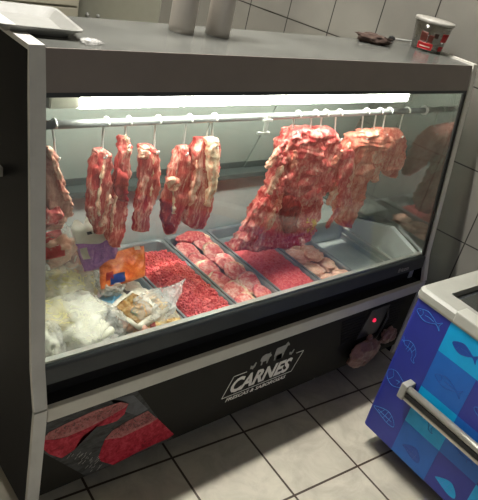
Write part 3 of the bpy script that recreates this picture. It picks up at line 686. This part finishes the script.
# clear knotted bag end between packets
# gold, white and blue printed pack in the first pan
c0 = on_z(137, 303, .575)
packet('nugget_packet', 'white and gold printed packet with blue top lying on the pinkish sausages', c0+Vector((0, .01, -.01)), (.085, .035, -.002), (-.035, .085, .012), .02, M['cream'], 9,
       [('gold_print', (.05, .55, .1, .62), M['gold_mott']), ('sky_print', (.02, .35, .70, .97), M['skyp']), ('green_print', (.12, .22, .22, .36), M['greenp']), ('black_print', (.42, .52, .66, .80), M['brown']), ('gold_print', (.66, .95, .05, .5), M['gold_mott'])], crump=.009)
c1 = on_z(165, 326, .54)
packet('nugget_packet', 'gold printed packet lying nearest the glass beside the chopped beef', c1+Vector((-.01, .03, -.012)), (.085, -.012, 0), (.012, .045, .010), .014, M['gold_mott'], 12,
       [('white_print', (.55, .95, .5, .95), M['cream']), ('red_print', (.3, .42, .2, .5), M['redp'])], crump=.008)
def sausage(pts, r, label):
    P = [Vector(p) for p in pts]; n = len(P); Q = []
    for i in range(n-1):
        for k in range(5): Q.append(P[i].lerp(P[i+1], k/5))
    Q.append(P[-1]); m = len(Q); rr = [r*max(.15, math.sin(PI*(i+.4)/(m-.2)))**.3 for i in range(m)]
    c = Q[m//2].copy(); o = link('sausage', tube(Q, rr, 14), M['sausage'], None, True, loc=c); return tag(o, label, 'sausage', 'pinkish sausages in the front pan')
def zz(x, y, z): return on_z(x, y, z)
sausage([zz(113,300,.55), zz(118,308,.55), zz(124,318,.545), zz(131,330,.54)], .021, 'thick pinkish sausage along the left rim of the front pan')
sausage([zz(121,299,.54), zz(128,309,.54), zz(136,322,.535), zz(142,332,.53)], .017, 'pinkish sausage beside the left-rim one, half under the packet')
sausage([zz(131,322,.55), zz(140,327,.55), zz(149,334,.545)], .015, 'short pinkish sausage nearest the glass')
# crumpled clear bags
def bag(name, label, c, r, seed, mat, peak=None, sub=5, amp=.30, sc=1.6, cat='bag', parts=(), squash=None, group=None):
    bm = bmesh.new(); bmesh.ops.create_icosphere(bm, subdivisions=sub, radius=1)
    r = Vector(r)
    for v in bm.verts:
        n = v.co.normalized(); k = 1 + amp*noise.noise(n*sc+Vector((seed*4.2, 0, seed))) + .10*ridged(n, 3.4, seed) + .05*ridged(n, 8, seed+2)-.07
        p = Vector((n.x*r.x*k, n.y*r.y*k, n.z*r.z*k))
        if peak:
            for pk_, wdt in peak:
                pv = Vector(pk_); dn = pv.normalized(); f = max(0, n.dot(dn)); f = f**wdt; p = p + (pv - p)*f*.96
        if squash is not None and p.z < squash: p.z = squash + (p.z-squash)*.15
        v.co = p
    root = empty(name, c, label, cat, group)
    part('film', bm, mat, root, True)
    for pn, b_, m_ in parts: part(pn, b_, m_, root, True)
    return root
# large bag of white cheese at the glass
cA = Vector((.168, .20, .548))
def blk(x, y, z, a, b, c, rz):
    bm = box(-a, a, -b, b, -c, c, .01); bmesh.ops.rotate(bm, verts=bm.verts, matrix=Matrix.Rotation(rz, 3, 'Z') @ Matrix.Rotation(.15, 3, 'X')); bmesh.ops.translate(bm, verts=bm.verts, vec=(x, y, z)); return bm
bag('cheese_bag', 'big crumpled clear bag of white cheese blocks pressed at the glass, far left', cA, (.150, .140, .088), 3, M['film_white'], squash=-.05, amp=.2,
    parts=[('cheese_block', blk(.015, -.065, .0, .062, .045, .045, .3), M['cheese']), ('cheese_block', blk(-.070, .03, .01, .055, .055, .05, -.2), M['cheese_yellow']), ('cheese_block', blk(.05, .045, .0, .06, .05, .045, .1), M['cheese'])])
cB = Vector((.20, .36, .56))
bag('cheese_bag', 'rounded clear bag with yellowish contents behind the big white bag', cB, (.15, .10, .09), 5, M['film_white'], squash=-.05, amp=.2,
    parts=[('contents', lump(.125, .08, .075, 41, .2), M['cheese_yellow'])])
cC = Vector((.055, .13, .56))
bag('cheese_bag', 'small white bag squeezed into the front left corner beside the post', cC, (.05, .07, .07), 8, M['film_white'], squash=-.05, amp=.2,
    parts=[('contents', lump(.035, .045, .045, 44, .2), M['cheese'])])
# tall peaked bag
cD = on_z(158, 312, .575)+Vector((0, .03, 0))
pkv = on_y(187, 277, cD.y+.05)-cD
bag('crumpled_bag', 'empty crumpled clear bag with a tall pointed corner above the sausages', cD, (.075, .055, .040), 11, M['film_white'], peak=[(tuple(pkv), 3.2)], amp=.35, sc=2.2)
cE = on_y(112, 286, .27)
bag('crumpled_bag', 'grey clear bag knot beside the orange packet and white bags', cE, (.045, .035, .028), 14, M['film'], peak=[((.05, .0, .02), 9)], amp=.4, sc=2.4)
cG = on_y(58, 236, .36)
bag('crumpled_bag', 'loose clear film over the red-label packet beside the post', cG, (.035, .03, .05), 19, M['film_thin'], amp=.4, sc=2)

# ================================================================== ON TOP OF THE CASE
ZT = ZA
def foam_tray():
    r = empty('foam_tray', (.045, .345, ZT), 'shallow white foam tray on the left end of the steel top', 'tray', rz=math.radians(-8))
    bm = bmesh.new(); rings = []
    def ring(hx, hy, z, rad=.02):
        pts = []
        for sx, sy, a0 in ((1,1,0),(-1,1,PI/2),(-1,-1,PI),(1,-1,1.5*PI)):
            for k in range(5): a = a0+k*PI/8; pts.append(bm.verts.new((sx*(hx-rad)+rad*math.cos(a), sy*(hy-rad)+rad*math.sin(a), z)))
        return pts
    R = [ring(.072, .085, .0005), ring(.094, .108, .021), ring(.099, .113, .022), ring(.099, .113, .018), ring(.094, .108, .017)]
    R = [ring(.070, .083, .004), ring(.092, .106, .022), ring(.099, .113, .023), ring(.099, .113, .019), ring(.094, .108, .018), ring(.072, .085, .0)]
    bm.verts.index_update()
    for a, b in zip(R, R[1:]):
        for k in range(len(a)): bm.faces.new((a[k], a[(k+1) % len(a)], b[(k+1) % len(b)], b[k]))
    bm.faces.new(R[0]); bm.faces.new(list(reversed(R[-1])))
    for v in [v for v in bm.verts if not v.link_faces]: bm.verts.remove(v)
    part('shell', bm, M['white'], r, False); return r
foam_tray()
# torn film on the top edge
bm = lump(.026, .014, .006, 50, .6, 3, 3); o = link('film_scrap', bm, M['film_white'], None, True); o.location = (.135, .205, ZT+.006); tag(o, 'scrap of torn clear film beside the foam tray', 'scrap')
def roll(px, py, label):
    b = on_z(px, py, ZT); r0 = .0365
    r = empty('film_roll', (b.x, b.y, ZT), label, 'roll', 'standing rolls on the case top')
    part('wrap', lathe([(.018, .001), (r0, .001), (r0+.0005, .02), (r0, .30), (r0-.002, .302), (.018, .302)], 40), plain('roll_wrap', rgb(186,180,172), .36, .25, var=.05, nscale=10, stretch=(1,1,.2)), r, True)
    part('core', lathe([(.018, 0), (.018, .305), (.014, .305), (.014, 0), (.018, 0)], 28), M['brown'], r, True)
roll(181, 31.5, 'left one of two tall silvery film rolls standing on the case')
roll(217, 35, 'right one of two tall silvery film rolls standing on the case')
# clear tub with white lid and red print
b = on_z(433, 50, ZT); b = Vector((1.695, .355, ZT))
tub = empty('plastic_tub', b, 'clear plastic tub with white lid and red print on the right of the case top', 'tub')
M['tubwall'] = glass('tub_wall', (.80,.79,.75,1), base=.10, edge=.6, power=1.5, rough=.15)
R0, R1, HH = .060, .075, .115
part('tub_body', lathe([(0, .001), (R0, .001), (R1, HH), (R1-.0015, HH), (R0-.0015, .003), (0, .003)], 48), M['tubwall'], tub, True)
lid = part('lid', lathe([(0, HH+.004), (R1+.002, HH+.004), (R1+.004, HH+.001), (R1+.004, HH-.008), (R1+.001, HH-.008)], 48), plain('lid_white', rgb(164,161,153), .4, var=.04), tub, True)
def tubprint(name, a0, a1, z0, z1, mat, off=.0008):
    def f(u, v):
        a = math.radians(a0+(a1-a0)*u); z = z0+(z1-z0)*v; r = R0+(R1-R0)*z/HH+off; return (r*math.cos(a), r*math.sin(a), z)
    b_ = grid(f, 16, 6); bmesh.ops.solidify(b_, geom=b_.faces[:], thickness=.0004); part(name, b_, mat, tub, True)
M['tubbrown'] = plain('tub_brown', rgb(112,58,48), .4, var=.3, nscale=60)
tubprint('red_band', 178, 232, .010, .034, M['redp']); tubprint('brown_print', 182, 206, .036, .074, M['tubbrown']); tubprint('brown_print', 210, 226, .036, .066, M['tubbrown'])
tubprint('red_print', 254, 288, .048, .080, M['redp']); tubprint('red_print', 258, 285, .012, .030, M['redp']); tubprint('white_script', 186, 224, .019, .023, M['cream'], .0014); tubprint('dark_print', 226, 240, .058, .076, M['brown'])
# brown cloth with a black-tipped white stick
rag = link('brown_cloth', lump(.075, .042, .018, 61, .5, 4, 2), plain('brown_cloth', rgb(66,50,42), .9, var=.2, nscale=40, bs=.4), None, True); rag.location = on_z(379, 45, ZT)+Vector((.0, .03, .015)); rag.rotation_euler[2] = -.3
tag(rag, 'crumpled brown cloth lying on the case top beside the tub', 'cloth')
st = empty('white_stick', on_z(391, 41, ZT)+Vector((0, .0, .010)), 'thin white stick with black end lying behind the tub', 'stick')
ed = on_z(480, 62, ZT)-on_z(391, 41, ZT)
ed = Vector((.36, -.055, -.004))
part('shaft', tube([(0, 0, 0), tuple(ed*.97)], .004, 8), M['white'], st, True)
part('black_end', lump(.016, .012, .010, 63, .3, 3), M['black'], st, True)

# ================================================================== CHEST FREEZER
FA = -.0453
fr = empty('chest_freezer', (1.212, -.2595, 0), 'blue chest freezer printed with fish and shellfish in squares', 'freezer', rz=FA)
# local: +x away from the camera side face, -y along the face
FLn, FW, FZ0, FZ1 = 1.25, .60, .100, .712
bm = bmesh.new(); bx(bm, 0, FW, -FLn, 0, FZ0, FZ1)
ve = [e for e in bm.edges if abs(e.verts[0].co.z-e.verts[1].co.z) > .3]
bmesh.ops.bevel(bm, geom=ve, offset=.022, segments=5, affect='EDGES', profile=.5)
body = part('body', bm, M['navy'], fr)
def face_poly(name, pts, mat, n0, parent, th=.0006):   # pts (s, z) on the printed face
    bm = bmesh.new(); a = [bm.verts.new((-n0-th, -s, z)) for s, z in pts]; b_ = [bm.verts.new((-n0, -s, z)) for s, z in pts]; n = len(pts)
    bm.faces.new(a); bm.faces.new(list(reversed(b_)))
    for i in range(n): bm.faces.new((a[i], b_[i], b_[(i+1) % n], a[(i+1) % n]))
    bmesh.ops.triangulate(bm, faces=[f for f in bm.faces if len(f.verts) > 4])
    return part(name, bm, mat, parent)
cols = {1: ['cyan', 'midblue', 'cyan', 'midblue'], 2: ['cyan2', 'navy', 'midblue', 'navy'], 3: ['midblue', 'cyan', 'navy', 'cyan'], 4: ['navy', 'midblue', 'cyan', 'midblue'], 5: ['cyan', 'navy', 'midblue', 'cyan'], 6: ['midblue', 'cyan', 'navy', 'midblue']}
rows_ = [(.712, .58), (.58, .42), (.42, .252), (.252, .100)]
panels = {}
for ci, cl in cols.items():
    for ri, cn in enumerate(cl):
        if cn in ('navy', 'cyan2'): continue
        s0 = .152+(ci-1)*.158; s1 = s0+.158; z1, z0 = rows_[ri]
        panels[(ci, ri)] = face_poly('printed_square', [(s0, z0+.0002), (s1, z0+.0002), (s1, z1-.0002), (s0, z1-.0002)], M[cn], 0, body)
face_poly('printed_square', [(.3102, .5802), (.468, .5802), (.468, .7118), (.3102, .7118)], M['cyan'], 0, body)
def curve_on_face(bm, pts, t=.0008, n0=.0012):
    P = [(-n0, -s, z) for s, z in pts]; tube(P, t, 5, bm)
def bez(pts, n=8):   # smooth closed/open Catmull-Rom
    out = []; m = len(pts); cl = pts[0] == pts[-1]; q = pts[:-1] if cl else pts; k = len(q)
    for i in range(k if cl else k-1):
        g = lambda j: q[j % k] if cl else q[min(max(j, 0), k-1)]
        p0, p1, p2, p3 = g(i-1), g(i), g(i+1), g(i+2)
        for j in range(n):
            t = j/n; out.append(tuple(.5*((2*p1[a])+(-p0[a]+p2[a])*t+(2*p0[a]-5*p1[a]+4*p2[a]-p3[a])*t*t+(-p0[a]+3*p1[a]-3*p2[a]+p3[a])*t**3) for a in (0, 1)))
    out.append(q[0] if cl else q[-1]); return out
FISH = [[(0,.5),(.15,.68),(.4,.78),(.65,.66),(.82,.54),(1,.74),(.93,.5),(1,.26),(.82,.46),(.65,.34),(.4,.22),(.15,.32),(0,.5)], [(.2,.68),(.26,.5),(.2,.32)], [(.35,.5),(.5,.54),(.7,.5)], [(.1,.55),(.13,.57),(.1,.55)]]
SHRIMP = [[(0,.62),(.15,.75),(.4,.8),(.68,.66),(.82,.42),(.8,.2),(.92,.05),(.7,.1),(.66,.3),(.52,.46),(.3,.5),(.12,.5),(0,.62)], [(.3,.5),(.3,.78)], [(.45,.48),(.5,.77)], [(.58,.4),(.68,.66)], [(.3,.5),(.25,.35)], [(.42,.48),(.38,.32)], [(0,.6),(-.1,.8)], [(0,.58),(-.12,.62)]]
WHALE = [[(0,.55),(.1,.8),(.35,.9),(.65,.75),(.9,.62),(1,.8),(1,.4),(.88,.5),(.7,.3),(.4,.12),(.12,.25),(0,.55)], [(.2,.84),(.3,.55),(.15,.25)], [(.45,.5),(.6,.55),(.55,.35)]]
SHELL = [[(0,.4),(.2,.6),(.45,.78),(.7,.8),(.95,.5),(1,.2),(.75,.12),(.45,.2),(.15,.32),(0,.4)], [(.3,.3),(.45,.75)], [(.5,.2),(.6,.78)], [(.7,.15),(.78,.72)], [(.2,.42),(.85,.4)]]
CRAB = [[(.1,.4),(.25,.62),(.5,.7),(.75,.62),(.9,.4),(.75,.25),(.5,.2),(.25,.25),(.1,.4)], [(.2,.55),(.05,.75),(.15,.85)], [(.8,.55),(.95,.75),(.85,.85)], [(.2,.3),(.05,.15)], [(.8,.3),(.95,.15)], [(.35,.22),(.3,.05)], [(.65,.22),(.7,.05)]]
def icon(name, shp, s, z, w_, h, mat, fill=None, parent=None):
    parent = parent or body; bm = bmesh.new()
    for ln_ in shp: curve_on_face(bm, [(s+a*w_, z+b_*h) for a, b_ in bez(ln_)])
    part(name, bm, M[mat], parent, True)
    if fill: face_poly(name, [(s+a*w_, z+b_*h) for a, b_ in bez(shp[0], 3)[:-1]], M[fill], .0007, parent, .0004)
icon('fish_print', FISH, .022, .625, .105, .07, 'lineblue'); icon('shrimp_print', SHRIMP, .025, .47, .075, .085, 'lineblue')
icon('whole_fish_print', WHALE, .012, .325, .100, .080, 'lineblue'); icon('shell_print', SHELL, .018, .175, .105, .065, 'lineblue')
icon('mussel_print', FISH, .185, .605, .10, .072, 'linedark', 'linedark'); icon('fish_print', FISH, .18, .46, .11, .07, 'linedark')
icon('lobster_print', SHRIMP, .18, .285, .09, .08, 'linedark'); icon('clam_print', SHELL, .185, .13, .08, .07, 'linedark', 'linedark')
icon('fish_print', FISH, .345, .455, .10, .07, 'lineblue'); icon('oyster_print', SHELL, .340, .125, .09, .07, 'lineblue', 'cyan'); icon('crab_print', CRAB, .345, .29, .09, .08, 'linedark')
icon('shrimp_print', SHRIMP, .50, .30, .09, .08, 'lineblue'); icon('fish_print', FISH, .50, .62, .10, .06, 'linedark'); icon('crab_print', CRAB, .66, .46, .09, .08, 'linedark')
# base skirt and feet
part('base_skirt', box(.16, FW-.1, -FLn+.1, -.14, .03, .100), M['black'], fr)
for x in (.14, FW-.08):
    for y in (-.14, -FLn+.12): part('foot', lathe([(0, 0), (.02, 0), (.02, .012), (.01, .015), (.01, .05), (0, .05)], 14, cx=x, cy=y), M['black'], fr)
# top rim with rounded corners, open middle, sliding glass lids
M['rim'] = plain('rim_plastic', rgb(138,137,130), .45, var=.05)
bm = bmesh.new()
def rring(x0, x1, y0, y1, z, rad):
    pts = []
    for cx_, cy_, a0 in ((x1-rad, y1-rad, 0), (x0+rad, y1-rad, PI/2), (x0+rad, y0+rad, PI), (x1-rad, y0+rad, 1.5*PI)):
        for k in range(7): a = a0+k*PI/12; pts.append(bm.verts.new((cx_+rad*math.cos(a), cy_+rad*math.sin(a), z)))
    return pts
e = .006; wd = .075
Rr = [rring(-e, FW+e, -FLn-e, e, .703, .03), rring(-e-.002, FW+e+.002, -FLn-e-.002, e+.002, .712, .032), rring(-e, FW+e, -FLn-e, e, .735, .03), rring(.004, FW-.004, -FLn+.004, -.004, .745, .026),
      rring(wd, FW-wd, -FLn+wd, -wd, .745, .006), rring(wd, FW-wd, -FLn+wd, -wd, .722, .006)]
for a, b_ in zip(Rr, Rr[1:]):
    for k in range(len(a)): bm.faces.new((a[k], a[(k+1) % len(a)], b_[(k+1) % len(b_)], b_[k]))
for k in range(len(Rr[0])): bm.faces.new((Rr[0][k], Rr[0][(k+1) % 28], Rr[-1][(k+1) % 28], Rr[-1][k]))
rim = part('top_rim', bm, M['rim'], fr, False)
part('side_rail', box(-.009, .052, -FLn+.03, -.155, .7465-.04, .749, .006), plain('rail_pearl', rgb(166,165,158), .35, .15, var=.04), fr, False, 'shinier pale rail along the side of the rim')
part('lid_frame', box(wd, FW-wd, -FLn+wd, -wd, .716, .7215), M['frame'], fr)
part('lid_glass', box(wd+.02, FW-wd-.02, -FLn+wd+.02, -wd-.02, .722, .727), plain('dark_lid_glass', rgb(44,46,44), .15, var=.05), fr)
# push handle
hd = part('push_handle', tube([(-.036, -.115, .398), (-.036, -FLn+.12, .398)], .0135, 18), plain('handle_silver', rgb(160,157,148), .3, .6, var=.05), fr, True)
part('handle_insert', box(-.047, -.02, -FLn+.13, -.128, .366, .386, .004), M['black'], hd)
part('handle_rail', box(-.046, -.022, -FLn+.13, -.126, .352, .366, .005), plain('handle_silver_low', rgb(176,172,162), .3, .7, var=.05), hd)
for y in (-.120, -FLn+.125): part('handle_bracket', box(-.052, -.0005, y-.014, y+.014, .350, .414, .006), M['rim'], hd)

# ================================================================== FLOOR LEVEL CLUTTER
M['pinkbag'] = film('pink_plastic', rgb(140,102,94), .85, .3)
pb = empty('pink_bag', (1.435, -.034, .195), 'creased pinkish plastic bag hanging from the control plate of the case', 'bag')
b_ = lump(.092, .028, .066, 71, .2, 5, 1.5)
for v in b_.verts:
    v.co += v.co.normalized()*(ridged(v.co, 30, 2)-.5)*.006
    if v.co.y > .030: v.co.y = .030
part('film', b_, M['pinkbag'], pb, True)
part('knot', lump(.014, .012, .022, 73, .4, 3), M['pinkbag'], pb, True).location = (.02, .012, .062)
pb2 = link('pink_bag', lump(.045, .022, .04, 75, .4, 4, 2), M['pinkbag'], None, True); pb2.location = (1.600, -.024, .235)
tag(pb2, 'smaller pinkish plastic bundle right of the hanging pink bag', 'bag')
# shelf edge that shows at the left border
sb = link('wall_bracket', box(-.030, 0, -.02, .0, -.012, .012, .002), M['rim'], None); sb.location = (0, 0, 0)
pp = CAMP + ray(2, 171)*((-.0335-CAMP.x)/ray(2, 171).x); sb.location = (-.0335, pp.y+.012, pp.z); tag(sb, 'short pale bracket fixed on the black outer side of the case', 'bracket')
